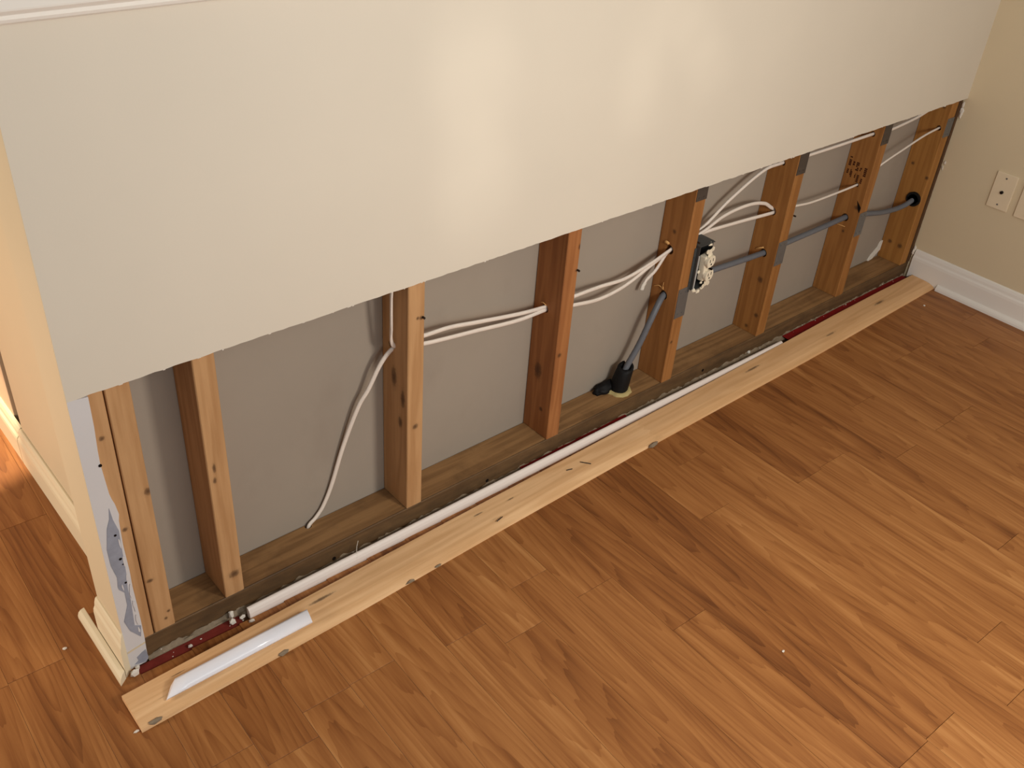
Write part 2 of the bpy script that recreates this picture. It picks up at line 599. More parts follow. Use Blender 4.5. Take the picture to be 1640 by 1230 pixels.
plate('seam', [(0.001, 0.0440), (0.0345, 0.0500), (0.0348, 0.0535), (0.001, 0.0480)], -0.0005, 0.001, WALL_R, rem, label='tan seam across the strip')
for hx, hz, r in [(0.0248, 0.3227, 0.0024), (0.0246, 0.2686, 0.0027), (0.0245, 0.2124, 0.0022), (0.0265, 0.255, 0.0014), (0.0262, 0.471, 0.0028)]:
    disc('nail_hole', (hx, -0.0004, hz), r, 0.0012, 'Y', DARK, rem, 10)

fr = random.Random(31)
for fx, fz, fs in [(0.0290, 0.302, 4.5), (0.0300, 0.262, 5), (0.0290, 0.222, 4.5), (0.0300, 0.188, 6), (0.0310, 0.150, 6), (0.0305, 0.118, 5), (0.0180, 0.205, 3), (0.0290, 0.090, 3)]:
    fs *= 0.001
    out = []
    for j in range(9):
        a = 2 * math.pi * j / 9
        rr = fs * fr.uniform(0.55, 1.25)
        out.append((min(fx + math.cos(a) * rr * 0.55, 0.0348), fz + math.sin(a) * rr * 2.6))
    plate('paint_flake', out, -0.0012, -0.0003, PATCHW, rem)

# cap of the half wall with its apron moulding
cap = box('trim_1', (-0.02, -0.026, 1.1580), (XR, 0.150, 1.1800), TRIMW, bevel=0.004, seg=3, kind='structure')
prism('apron_moulding', [(0.0, 1.1400), (-0.005, 1.1400), (-0.010, 1.1430), (-0.012, 1.1470), (-0.0105, 1.1515), (-0.015, 1.1560), (-0.015, 1.1580), (0.0, 1.1580)],
      -0.012, XR, 'X', TRIMW, cap)

# right wall, its baseboard
wall_right = box('wall_right', (XR, -2.3, -0.008), (XR + 0.1, 2.4, 2.4), WALL_R, kind='structure')
BBP = [(0.0, 0.0), (0.0127, 0.0), (0.0127, 0.066), (0.0115, 0.074), (0.0085, 0.080), (0.0075, 0.088), (0.0050, 0.096), (0.0025, 0.0995), (0.0, 0.0995)]
base_right = prism('baseboard_right', [(XR - a, b) for a, b in BBP], -2.3, -0.0015, 'Y', TRIMW, kind='structure')
prism('shoe_molding', [(XR - 0.0127, 0.0), (XR - 0.0245, 0.0), (XR - 0.0240, 0.007), (XR - 0.0215, 0.013), (XR - 0.0170, 0.017), (XR - 0.0127, 0.0185)],
      -2.3, -0.112, 'Y', TRIMW, base_right)

# short baseboard on the wall end, with a loose shoe that runs past it
base_end = prism('baseboard_left', [(-a, b * 0.985) for a, b in BBP], -0.0005, 0.112, 'Y', TRIMC, kind='structure')
for v in base_end.data.vertices:
    if v.co.y < 0.05:
        v.co.y = v.co.x * 0.82 - 0.0005
QR = [(-0.0130, 0.0), (-0.0272, 0.0), (-0.0270, 0.007), (-0.0246, 0.0140), (-0.0200, 0.0185), (-0.0145, 0.0200), (-0.0130, 0.0200)]
shoe = prism('shoe_molding', [(a - 0.0008, b) for a, b in QR], -0.0200, 0.176, 'Y', TRIMC, base_end)
for v in shoe.data.vertices:
    if v.co.y < 0.05:
        v.co.y = v.co.x * 0.82 - 0.0005

# panel behind the wall end (back of the kitchen cabinets) and its baseboard
wall_left = box('wall_left', (0.061, YB + 0.0135, 0.0), (0.090, 0.692, 1.135), WALL_R, kind='structure', bevel=0.001)
base_left = prism('baseboard_kitchen', [(0.0605 - a * 1.12, b * 0.93) for a, b in BBP], YB + 0.0135, 0.694, 'Y', TRIMC, kind='structure')
box('gap_shade', (0.110, 0.60, 0.0), (0.125, 0.90, 1.135), DARK, wall_left)  # added dark sheet standing in for the shade inside the gap
wall_kitchen = box('wall_kitchen', (0.064, 0.752, 0.0), (0.095, 2.0, 1.135), WALL_W, kind='structure', bevel=0.001)
prism('trim_2', [(0.0635 - a * 1.35, b * 0.93) for a, b in BBP], 0.698, 2.0, 'Y', TRIMC, kind='structure')

# ------------------------------------------------------------------ bottom plate of the wall
sill_knots = [(0.1385, 0.0713, 0, .004, 1), (0.156, 0.0521, 0, .005, 1), (0.2973, 0.0836, 0, .0035, 1), (0.2784, 0.0439, 0, .005, 1),
              (0.3808, 0.0679, 0, .006, 2), (0.5389, 0.0464, 0, .004, 1.8), (0.749, 0.071, 0, .005, 3), (1.1379, 0.0407, 0, .004, 1), (0.8927, 0.0554, 0, .003, 1)]
SILLM = wood('weathered_sill', srgb(164, 125, 82), srgb(120, 87, 54), 'X',
             [(x - 0.0125, y - T, ZS - 0.003 + z, r, e) for x, y, z, r, e in sill_knots], seed=3.0, contrast=0.9, stains=0.35, stain_col=srgb(70, 50, 32), grime_y=0.004)
bm = bmesh.new()
add_box(bm, (0, 0, 0), (XR - 0.0127, SD - 0.0005, ZS - 0.0062 + 0.0135), 0.0015)
sill = link('bottom_plate', to_mesh(bm, 'bottom_plate'), SILLM, loc=(0.0125, T, -0.0085 + 0.0015),
            label='long grimy bottom plate lying on the floor beneath all the studs', category='timber')
SILL0 = Vector((0.0125, T, -0.007))
for hx, hz in [(0.4384, 0.0095), (0.8505, 0.0125), (1.62, 0.02)]:
    disc('nail_hole', Vector((hx, T - 0.0002, hz)) - SILL0, 0.0045, 0.001, 'Y', DARK, sill, 10)
cut_holes(sill, [(Vector((1.327, 0.058, ZS)) - SILL0, 0.027, 'Z', 0.03), (Vector((0.4265, 0.092, ZS)) - SILL0, 0.0075, 'Z', 0.03)])

# ------------------------------------------------------------------ studs
D = {}
D['S0a'] = dict(k=[(0.022, 0, 0.463, .004, 1), (0.0268, 0, 0.2675, .004, 1)], label='leftmost stud, half hidden by the torn white drywall strip')
D['S0b'] = dict(k=[(0.0353, 0, 0.3264, .006, 1.2), (0.0092, 0, 0.1314, .006, 0.6), (0.0308, 0, 0.0397, .003, 1), (0.0238, 0, 0.0243, .003, 1)],
                label='stud nailed tight against the leftmost stud, a dark seam between')
D['S1'] = dict(k=[(0.0226, 0, 0.0525, .0095, 0.8), (0.0126, 0, 0.3182, .003, 3), (0.0106, 0, 0.2907, .003, 2)],
               label='stud with a big black knot near its foot, next to the doubled studs')
D['S2'] = dict(k=[(0.0197, 0, 0.2163, .006, 1), (0.0224, 0, 0.4735, .003, 1), (0.0297, 0, 0.4724, .0035, 1), (0, 0.0466, 0.3221, .008, 2.6), (0, 0.0249, 0.2209, .006, 2), (0, 0.0164, 0.2829, .006, 3)],
               label='stud with a round knot, where two white cables start to its right', h=[((0.0545, 0.3935), .0105)])
D['S3'] = dict(k=[(0.0345, 0, 0.4504, .003, 1), (0.0118, 0, 0.2393, .005, 1), (0.036, 0, 0.5066, .003, 2), (0, 0.0521, 0.1738, .011, 1.8), (0, 0.0299, 0.0749, .005, 1)],
               label='reddish stud in the middle, two white cables entering its left face', h=[((0.0488, 0.3425), .0105)])
D['S4'] = dict(k=[(0, 0.0448, 0.4225, .005, 1), (0.0098, 0, 0.1256, .004, 1)],
               label='stud carrying the open outlet box with the ivory receptacle', h=[((0.0501, 0.3715), .0125), ((0.0444, 0.2470), .0125)],
               p=[(0.5915, 0.028), (0.2860, 0.042)])
D['S5'] = dict(k=[(0, 0.0294, 0.1726, .008, 1), (0, 0.016, 0.0637, .006, 1), (0, 0.0393, 0.0185, .005, 1)],
               label='stud right of the outlet box, two white cables looping into it', h=[((0.0430, 0.3750), .0120), ((0.0408, 0.2513), .0120), ((0.046, 0.511), .008)],
               p=[(0.575, 0.037), (0.3095, 0.036)])
D['S6'] = dict(k=[(0, 0.0129, 0.2966, .010, 0.6), (0, 0.0365, 0.2121, .004, 1)],
               label='stud with a brown grade stamp printed on its left face', h=[((0.0351, 0.3609), .0065), ((0.0430, 0.2545), .0120), ((0.031, 0.5155), .008)],
               p=[(0.574, 0.036), (0.2915, 0.038)])
D['S7'] = dict(k=[(0, 0.0641, 0.3374, .005, 1), (0, 0.0055, 0.3077, .005, 1), (0, 0.0582, 0.0663, .006, 1), (0, 0.0202, 0.0641, .007, 1), (0, 0.0239, 0.5308, .005, 1)],
               label='stud standing against the right wall, a fat black grommet in it', h=[((0.0199, 0.4658), .0085), ((0.0245, 0.2300), .0190)],
               p=[(0.517, 0.030)])
studs = {}
for i, (key, d) in enumerate(D.items()):
    tint = {'S3': (srgb(176, 118, 70), srgb(134, 80, 42)), 'S4': (srgb(172, 118, 66), srgb(130, 82, 40)),  # right-hand studs darker: fall-off of light put into the wood colour
            'S5': (srgb(168, 116, 62), srgb(128, 80, 36)), 'S6': (srgb(168, 116, 62), srgb(128, 80, 36)),
            'S7': (srgb(174, 122, 62), srgb(140, 90, 40))}.get(key, (srgb(202, 158, 112), srgb(164, 118, 74)))
    mat = wood('pine_stud_' + key, tint[0], tint[1], 'Z', d['k'], seed=i * 1.37 + 0.4, contrast=0.75)
    bm = bmesh.new()
    add_box(bm, (0, 0, 0), (SW if key != 'S0a' else 0.0376, SD - 0.0004, ZT - ZS), 0.0016)
    o = link('wall_stud', to_mesh(bm, 'wall_stud'), mat, loc=(XS[key], T, ZS), label=d['label'], category='stud', group='wooden studs of the opened wall')
    if d.get('h'):
        cut_holes(o, [((SW / 2, y, z), r, 'X', 0.08) for (y, z), r in d['h']])
    for zc, hh in d.get('p', []):
        bmp = bmesh.new()
        add_box(bmp, (0.001, -0.0016, zc - ZS - hh), (SW + 0.0006, 0.0, zc - ZS + hh), 0.0005)
        for sx in (0.011, 0.028):
            for sz in (-0.72, 0.72):
                add_disc(bmp, (sx, -0.0018, zc - ZS + sz * hh), 0.0022, 0.0014, 'Y', 8)
        link('nail_plate', to_mesh(bmp, 'nail_plate'), STEEL_SHADE if zc > 0.5 and key != 'S7' else STEEL, o, label='grey steel nail plate')
    studs[key] = o

# torn splinter chips beside some bored holes
def splinter(st, pts, r):
    return tube('splinter', pts, r, r * 0.5, CHIP, st, n=6, sub=3)
CHIP = plain('raw_wood_chip', srgb(226, 176, 112), 0.8, 0.2, 0.15)
splinter(studs['S4'], [(-0.001, 0.066, 0.386), (-0.004, 0.060, 0.390), (-0.001, 0.054, 0.386)], 0.004)
splinter(studs['S4'], [(-0.001, 0.078, 0.258), (-0.003, 0.060, 0.268), (-0.001, 0.047, 0.262)], 0.0015)
splinter(studs['S4'], [(-0.001, 0.046, 0.262), (-0.004, 0.047, 0.272), (-0.002, 0.048, 0.282)], 0.0012)
splinter(studs['S3'], [(-0.001, 0.062, 0.352), (-0.003, 0.054, 0.356), (-0.001, 0.045, 0.352)], 0.0013)
splinter(studs['S5'], [(-0.001, 0.066, 0.254), (-0.008, 0.052, 0.264), (-0.005, 0.040, 0.270)], 0.0022)
splinter(studs['S6'], [(-0.001, 0.062, 0.226), (-0.002, 0.045, 0.228), (-0.001, 0.034, 0.228)], 0.0014)
# split notch on the front edge of the stamped stud
bm = bmesh.new()
vs = [bm.verts.new(v) for v in [(-0.0004, 0.020, 0.318), (-0.0004, 0.004, 0.283), (-0.0004, 0.010, 0.292), (-0.0008, 0.002, 0.300)]]
bm.faces.new((vs[0], vs[2], vs[1], vs[3]))
ext = bmesh.ops.extrude_face_region(bm, geom=list(bm.faces))
for g in ext['geom']:
    if isinstance(g, bmesh.types.BMVert):
        g.co.x += 0.0012
link('split', to_mesh(bm, 'split'), DARK, studs['S6'])

# grade stamp: two rows of worn printed blocks (too worn to read)
bm = bmesh.new()
rs = random.Random(11)
def blob(y0, y1, z0, z1):
    rows = max(2, int((z1 - z0) / 0.0045))
    for r in range(rows):
        za = z0 + (z1 - z0) * r / rows
        zb = za + (z1 - z0) / rows * 0.80
        for c in range(2):
            ya = y0 + (y1 - y0) * c / 2
            if rs.random() < 0.95:
                add_box(bm, (-0.0005, ya, za), (0.0, ya + (y1 - y0) * (0.5 if rs.random() < .8 else .40), zb))
S6Y = lambda v: v
for y0, y1, z0, z1 in [(0.070, 0.0775, 0.408, 0.436), (0.0585, 0.0645, 0.412, 0.425), (0.0440, 0.0530, 0.400, 0.426),
                       (0.0330, 0.0385, 0.402, 0.414), (0.0160, 0.0245, 0.391, 0.418),
                       (0.0720, 0.0775, 0.384, 0.398), (0.0595, 0.0665, 0.376, 0.399), (0.0470, 0.0510, 0.378, 0.392), (0.0360, 0.0420, 0.368, 0.391), (0.0230, 0.0290, 0.368, 0.384)]:
    blob(y0, y1, z0, z1)
link('grade_stamp', to_mesh(bm, 'grade_stamp'), INK, studs['S6'], label='worn brown printed stamp')

# nails left standing at the stud edges
for key, x, z in [('S2', 0.0340, 0.4728), ('S3', 0.0375, 0.4500), ('S5', 0.0400, 0.3690), ('S4', 0.0400, 0.4020)]:
    disc('nail', (x, -0.0030, z), 0.0024, 0.007, 'Y', NAILM, studs[key], 8)

# ------------------------------------------------------------------ cables
tube('electrical_cable', [(0.6065, 0.040, 0.70), (0.6062, 0.041, 0.62), (0.6060, 0.043, 0.5677), (0.6085, 0.047, 0.50), (0.6120, 0.052, 0.462), (0.6231, 0.0570, 0.4430),
                          (0.643, 0.0625, 0.4420), (0.662, 0.0620, 0.4430), (0.694, 0.0590, 0.4400), (0.760, 0.060, 0.4360), (0.828, 0.0600, 0.4240), (0.9513, 0.060, 0.4030), (1.0329, 0.0615, 0.3930), (1.0522, 0.0610, 0.3935),
                          (1.0717, 0.0580, 0.3960), (1.113, 0.050, 0.4010), (1.2035, 0.060, 0.3915), (1.2885, 0.060, 0.3865), (1.380, 0.060, 0.4020), (1.4434, 0.0600, 0.4190), (1.4628, 0.0600, 0.4220),
                          (1.4823, 0.0580, 0.4260), (1.5468, 0.0520, 0.4410), (1.6394, 0.058, 0.4620), (1.7402, 0.060, 0.4655), (1.810, 0.0600, 0.4520), (1.8484, 0.0585, 0.4300), (1.870, 0.058, 0.4220)],
     0.0050, 0.0030, CABLE, label='upper white cable dropping down the middle bay and looping over near the outlet box', category='cable')
tube('electrical_cable', [(0.4265, 0.0915, 0.020), (0.4285, 0.0915, 0.048), (0.4455, 0.0925, 0.060), (0.4640, 0.0930, 0.080), (0.4859, 0.0925, 0.1248), (0.5174, 0.089, 0.2208), (0.5524, 0.081, 0.3138), (0.5722, 0.0765, 0.347),
                          (0.5994, 0.0700, 0.4040), (0.6231, 0.0640, 0.4330), (0.643, 0.0625, 0.4325), (0.662, 0.060, 0.4300), (0.694, 0.0560, 0.4230), (0.760, 0.057, 0.4130), (0.8286, 0.058, 0.4040), (0.952, 0.059, 0.3875), (1.0329, 0.0610, 0.3855),
                          (1.0522, 0.0610, 0.3855), (1.0717, 0.0570, 0.3820), (1.1164, 0.0500, 0.3765), (1.2079, 0.059, 0.3580), (1.2909, 0.060, 0.3655), (1.380, 0.0605, 0.3950), (1.4434, 0.0640, 0.4130), (1.4628, 0.0640, 0.4160),
                          (1.4823, 0.0600, 0.4230), (1.5468, 0.0540, 0.4370), (1.7017, 0.060, 0.4250), (1.8484, 0.0536, 0.4180), (1.870, 0.053, 0.4180)],
     0.0050, 0.0030, CABLE, label='lower white cable rising from the bottom plate and running straight along the bays', category='cable')
t3 = tube('electrical_cable', [(1.3870, 0.0780, 0.3330), (1.395, 0.0780, 0.3440), (1.4150, 0.0720, 0.3660), (1.4434, 0.0680, 0.4080), (1.4628, 0.0660, 0.4200), (1.4823, 0.0660, 0.4270), (1.5608, 0.0660, 0.4420), (1.6522, 0.0620, 0.5000),
                               (1.7754, 0.060, 0.5537), (1.8484, 0.0587, 0.5578), (1.868, 0.058, 0.5575), (1.9455, 0.0500, 0.5600), (2.10, 0.044, 0.5625), (2.2489, 0.0437, 0.5625), (2.268, 0.0437, 0.5610), (2.330, 0.047, 0.5540), (2.40, 0.050, 0.5540), (2.52, 0.050, 0.5660), (2.6236, 0.050, 0.590)],
          0.0048, 0.0030, CABLE, label='white cable with a cut stub end, climbing steeply behind the drywall edge', category='cable')
tube('bare_end', [(1.3895, 0.0780, 0.3365), (1.3845, 0.0785, 0.3290), (1.3820, 0.0790, 0.3180)], 0.0058, 0.0040, GYPSUM, t3, label='pale taped cable end')
tube('electrical_cable', [(1.866, 0.046, 0.4240), (1.8873, 0.040, 0.4255), (1.9198, 0.0360, 0.4265), (2.000, 0.040, 0.4150), (2.120, 0.046, 0.4080), (2.2489, 0.0478, 0.4077), (2.268, 0.0478, 0.4110), (2.288, 0.044, 0.4250), (2.3275, 0.0340, 0.4560), (2.45, 0.034, 0.4830), (2.55, 0.034, 0.5030), (2.6238, 0.0328, 0.5120), (2.645, 0.0325, 0.5130)],
     0.0034, 0.0030, CABLE, label='thin white cable through the stamped stud to the hole by the right wall', category='cable')

CP = [(1.3270, 0.0580, 0.0200), (1.3330, 0.0570, 0.0800), (1.3405, 0.0560, 0.1100), (1.3711, 0.0510, 0.172), (1.4011, 0.0480, 0.2452), (1.4250, 0.0520, 0.2800), (1.4434, 0.0571, 0.2920), (1.4628, 0.0590, 0.2960), (1.4823, 0.066, 0.2970),
      (1.5200, 0.0780, 0.2960), (1.5800, 0.0700, 0.3000), (1.650, 0.060, 0.3040), (1.760, 0.055, 0.3010), (1.8484, 0.0535, 0.2981), (1.868, 0.0535, 0.2981), (1.888, 0.0530, 0.2990), (1.9573, 0.0520, 0.3010), (2.10, 0.053, 0.3010), (2.2489, 0.0557, 0.3013), (2.268, 0.0557, 0.3010),
      (2.288, 0.0545, 0.2985), (2.3724, 0.0500, 0.2840), (2.460, 0.0500, 0.2660), (2.545, 0.0500, 0.2560), (2.590, 0.0450, 0.2600), (2.6130, 0.0400, 0.2700), (2.6300, 0.0380, 0.2760), (2.6500, 0.0375, 0.2770)]
tube('flexible_conduit', CP, 0.0080, 0.0080, CONDUIT, n=12, sub=10, rib=0.02,
     label='grey flexible conduit rising from the black collar and running through the right-hand studs', category='conduit')
g = bmesh.new()
bmesh.ops.create_cone(g, cap_ends=False, segments=24, radius1=0.0235, radius2=0.0235, depth=0.008, matrix=Matrix.Translation((2.6215, 0.0372, 0.2768)) @ Matrix.Rotation(math.pi / 2, 4, 'Y'))
bmesh.ops.create_cone(g, cap_ends=False, segments=24, radius1=0.0165, radius2=0.0165, depth=0.008, matrix=Matrix.Translation((2.6215, 0.0372, 0.2768)) @ Matrix.Rotation(math.pi / 2, 4, 'Y'))
es = [e for e in g.edges if e.is_boundary]
bmesh.ops.bridge_loops(g, edges=[e for e in es if e.verts[0].co.x < 2.62])
bmesh.ops.bridge_loops(g, edges=[e for e in es if e.verts[0].co.x > 2.62])
link('hole_grommet', to_mesh(g, 'hole_grommet'), RUBBER, label='fat black rubber grommet around the conduit at the right wall', category='grommet')

# black sealed collar where the conduit leaves the bottom plate
collar = empty('conduit_collar', (1.327, 0.058, ZS), label='lumpy black collar in yellowed foam at the foot of the grey conduit', category='pipe collar')
bm = bmesh.new()
rings = []
for (cx, cy, z, r, wob) in [(0, 0, 0.0, .0235, .1), (0.002, 0.0, .018, .0235, .12), (0.006, -0.001, .04, .0225, .1), (0.010, -0.002, .060, .0215, .12), (0.013, -0.002, .072, .0195, .2), (0.0125, -0.002, .068, .0125, 0), (0.010, -0.001, .045, .0115, 0)]:
    rings.append([bm.verts.new((cx + math.cos(a) * r * (1 + wob * noise.noise((math.cos(a) * 2, math.sin(a) * 2, z * 60))), cy + math.sin(a) * r * (1 + wob * noise.noise((math.cos(a) * 2, math.sin(a) * 2, z * 60 + 9))),
                                z + (0.012 * noise.noise((math.cos(a) * 1.5, math.sin(a) * 1.5, 4.2)) if .06 < z < .075 and r > .015 else 0))) for a in [2 * math.pi * j / 20 for j in range(20)]])
for A, B in zip(rings, rings[1:]):
    for j in range(20):
        bm.faces.new((A[j], A[(j + 1) % 20], B[(j + 1) % 20], B[j]))
link('sleeve', to_mesh(bm, 'sleeve', True), RUBBER, collar)
bm = bmesh.new()
bmesh.ops.create_icosphere(bm, subdivisions=3, radius=1)
for v in bm.verts:
    q = v.co.copy()
    k = 1 + 0.3 * noise.noise(q * 2.3)
    v.co = Vector((q.x * 0.036 * k, q.y * 0.0175 * k, max(q.z, -0.2) * (0.017 + 0.012 * max(0, q.x)) * k + 0.0040))
link('shadow_lump', to_mesh(bm, 'shadow_lump', True), RUBBER, collar, loc=(-0.030, 0.0200, 0.001))  # black lump standing in for the dark shadowed hole beside the collar
bm = bmesh.new()
n = 28
A, B, Cc = [], [], []
for j in range(n):
    a = 2 * math.pi * j / n
    r = 0.0335 + 0.006 * noise.noise((math.cos(a) * 2.2, math.sin(a) * 2.2, 1.0)) + 0.004 * noise.noise((math.cos(a) * 6, math.sin(a) * 6, 3.0))
    A.append(bm.verts.new((math.cos(a) * 0.021, math.sin(a) * 0.021, 0.006)))
    B.append(bm.verts.new((math.cos(a) * (0.5 * r + 0.013), math.sin(a) * (0.5 * r + 0.013), 0.0085 + 0.003 * noise.noise((a * 3, 0, 0)))))
    Cc.append(bm.verts.new((math.cos(a) * r, min(math.sin(a) * r, 0.038), 0.0)))
for j in range(n):
    q = (j + 1) % n
    bm.faces.new((A[j], A[q], B[q], B[j]))
    bm.faces.new((B[j], B[q], Cc[q], Cc[j]))
link('foam_ring', to_mesh(bm, 'foam_ring', True), FOAM, collar, label='yellowed foam ring')

# ------------------------------------------------------------------ outlet box
BX0, BX1, BZ0, BZ1, BY0, BY1 = 1.4840, 1.5420, 0.318, 0.440, 0.0020, 0.0560
RIM = plain('bright_cut_steel', srgb(190, 192, 190), 0.5, 0.5, 0.1)
ob = empty('outlet_box', (BX0, BY0, BZ0), label='open steel outlet box screwed to a stud, ivory receptacle hanging out', category='outlet box')
W_, H_, D_ = BX1 - BX0, BZ1 - BZ0, BY1 - BY0
bm = bmesh.new()
t = 0.0016
add_box(bm, (0, D_ - t, 0), (W_, D_, H_))
add_box(bm, (0, 0, 0), (t, D_ - t, H_))
add_box(bm, (W_ - t, 0.006, 0), (W_, D_ - t, H_))
add_box(bm, (t, 0, H_ - t), (W_ - t, D_ - t, H_))
add_box(bm, (t, 0, 0), (W_ - t, D_ - t, t))
link('box_shell', to_mesh(bm, 'box_shell'), BOXM, ob)
bm = bmesh.new()
add_box(bm, (-0.0085, 0.0085, -0.006), (-0.0004, 0.0104, H_ - 0.006), 0.0004)
add_disc(bm, (-0.0048, 0.008, 0.022), 0.0025, 0.002, 'Y', 8)
add_disc(bm, (-0.0048, 0.008, H_ - 0.03), 0.0025, 0.002, 'Y', 8)
link('bracket', to_mesh(bm, 'bracket'), BOXM, ob, label='grey mounting bracket')
box('rim', (-0.0002, -0.0022, -0.002), (0.0024, 0.0004, H_ * 0.80), RIM, ob, label='bright steel rim')
# receptacle, tipped out of the box towards the right
rc = bmesh.new()
add_box(rc, (-0.0160, 0.006, -0.0345), (0.0160, 0.024, 0.0345), 0.003, 2)
for s in (-1, 1):                       # two raised faces with flat sides
    zc = s * 0.0195
    pr = []
    for j in range(20):
        a = 2 * math.pi * j / 20
        pr.append((math.cos(a) * 0.0172, max(-0.0142, min(0.0142, math.sin(a) * 0.0172)) + zc))
    A = [rc.verts.new((x, -0.002, z)) for x, z in pr]
    B = [rc.verts.new((x, 0.007, z)) for x, z in pr]
    for j in range(20):
        rc.faces.new((A[j], A[(j + 1) % 20], B[(j + 1) % 20], B[j]))
    rc.faces.new(A)
RX = Matrix.Translation((0.0410, -0.0100, H_ * 0.46)) @ Matrix.Rotation(math.radians(-4), 4, 'Y') @ Matrix.Rotation(math.radians(6), 4, 'Z')
rcm = to_mesh(rc, 'receptacle')
rcm.transform(RX)
recep = link('receptacle', rcm, IVORY, ob, label='ivory duplex receptacle')
sl = bmesh.new()
for s in (-1, 1):
    zc = s * 0.0195
    for sx in (-0.0064, 0.0064):
        add_box(sl, (sx - 0.0010, -0.0026, zc + 0.000), (sx + 0.0010, -0.0018, zc + 0.008))
    add_disc(sl, (0, -0.0022, zc - 0.007), 0.0024, 0.0010, 'Y', 10)
add_disc(sl, (0, -0.0022, 0), 0.0026, 0.009, 'Y', 10)
slm = to_mesh(sl, 'slots')
slm.transform(RX)
link('slots', slm, DARK, recep)
yo = bmesh.new()
add_box(yo, (-0.0080, 0.0045, -0.052), (0.0080, 0.0062, 0.052), 0.0006)
for s in (-1, 1):
    add_disc(yo, (-0.011, 0.0053, s * 0.049), 0.0060, 0.0016, 'Y', 10)
    add_disc(yo, (0.011, 0.0053, s * 0.049), 0.0060, 0.0016, 'Y', 10)
yom = to_mesh(yo, 'mounting_yoke')
yom.transform(RX)
link('mounting_yoke', yom, IVORY, recep)
for k_, (x, y, z, s) in enumerate([(0.004, -0.002, -0.004, .0068), (0.020, -0.003, -0.010, .0062), (0.031, -0.004, -0.003, .0060), (0.044, 0.004, H_ - 0.010, .0070), (0.012, 0.001, 0.046, .0050), (0.030, 0.000, 0.012, .0050)]):
    link('plaster_splash', chunk_mesh('plaster_splash', (s * 1.1, s * 0.6, s * 0.9), 40 + k_), IVORY, ob, loc=(x, y, z))
tube('wire', [(0.010, 0.045, 0.085), (0.018, 0.020, 0.078), (0.026, 0.010, 0.070)], 0.0022, 0.0022, DARK, ob, n=6)
tube('wire', [(0.010, 0.045, 0.040), (0.016, 0.018, 0.046), (0.026, 0.010, 0.050)], 0.0022, 0.0022, DARK, ob, n=6)

# ------------------------------------------------------------------ wall plates on the right wall
def wall_plate(y0, y1, z0, z1, label, jack):
    e = empty('wall_plate', (XR, (y0 + y1) / 2, (z0 + z1) / 2), label=label, category='wall plate', group='wall plates on the right wall')
    hw, hh = abs(y1 - y0) / 2, (z1 - z0) / 2
    bm = bmesh.new()
    add_box(bm, (-0.0058, -hw, -hh), (-0.0002, hw, hh), 0.0022, 2)
    link('cover', to_mesh(bm, 'cover', False), IVPL, e)
    for s in (-1, 1):
        disc('screw', (-0.0061, 0, s * hh * 0.735), 0.0028, 0.0012, 'X', STEEL, e, 10)
    if jack:
        j = disc('jack', (-0.0080, -0.001, -0.002), 0.0050, 0.0060, 'X', NAILM, e, 12, label='dark round jack')
        disc('pin', (-0.0115, -0.001, -0.002), 0.0020, 0.004, 'X', DARK, j, 8)
    return e
IVPL = plain('almond_plate', srgb(232, 214, 184), 0.35, 0.45, 0.03, 40, 0.02)
wall_plate(-0.1633, -0.2290, 0.3210, 0.4340, 'almond wall plate with one dark jack on the right wall', True)
wall_plate(-0.2515, -0.3200, 0.3190, 0.4320, 'almond wall plate cut off by the right edge of the photo', False)

# ------------------------------------------------------------------ loose baseboard lying face down
marks = [(0.357, -0.0715, .0030, 8), (0.352, -0.1195, .0032, 8), (0.781, -0.098, .0020, 6), (0.7604, -0.066, .0018, 7), (0.85, -0.07, .0016, 6), (1.30, -0.114, .006, 3), (2.1, -0.08, .003, 8), (1.75, -0.06, .003, 9), (0.02, -0.10, .0012, 12), (0.06, -0.07, .0010, 12), (2.4, -0.06, .004, 6)]
ROTB = math.atan2(0.0315, 2.697)
B0 = Vector((-0.0385, -0.1370, 0.0))
MB = Matrix.Translation(B0) @ Matrix.Rotation(ROTB, 4, 'Z')
MBi = MB.inverted()
kn = []
for x, y, r, e in marks:
    p = MBi @ Vector((x, y, 0.0155))
    kn.append((p.x, p.y, p.z, r, e))
BOARDM = wood('raw_pine_board', srgb(242, 200, 152), srgb(212, 164, 114), 'X', kn, seed=5.2, contrast=0.9, rough=0.6, joint=1.345)
bprof = [(0.0, 0.0), (0.03, 0.0055), (0.22, 0.0115), (0.40, 0.0140), (0.985, 0.0160), (1.0, 0.0150), (1.0, 0.0045), (0.97, 0.0040)]
REAR = [(-0.0385, -0.0555), (0.40, -0.0485), (0.80, -0.0425), (1.20, -0.0375), (1.60, -0.0335), (1.95, -0.0280), (2.20, -0.0215), (2.45, -0.0195), (2.6640, -0.0205)]
FRNT = [-0.1370, -0.1345, -0.1250, -0.1185, -0.1170, -0.1165, -0.1125, -0.1075, -0.1035]
bm = bmesh.new()
rows = []
for (x, yr), yf in zip(REAR, FRNT):
    rows.append([bm.verts.new(MBi @ Vector((x + (0.004 * (1 - a) if x > 2.6 else 0), yf + (yr - yf) * a, b))) for a, b in bprof])
for A, B in zip(rows, rows[1:]):
    for j in range(8):
        bm.faces.new((A[j], A[(j + 1) % 8], B[(j + 1) % 8], B[j]))
bm.faces.new(rows[0])
bm.faces.new(list(reversed(rows[-1])))
board = link('baseboard_plank', to_mesh(bm, 'baseboard_plank'), BOARDM, loc=B0, rot=(0, 0, ROTB),
             label='long bare pine baseboard lying face down on the floor along the wall', category='board')
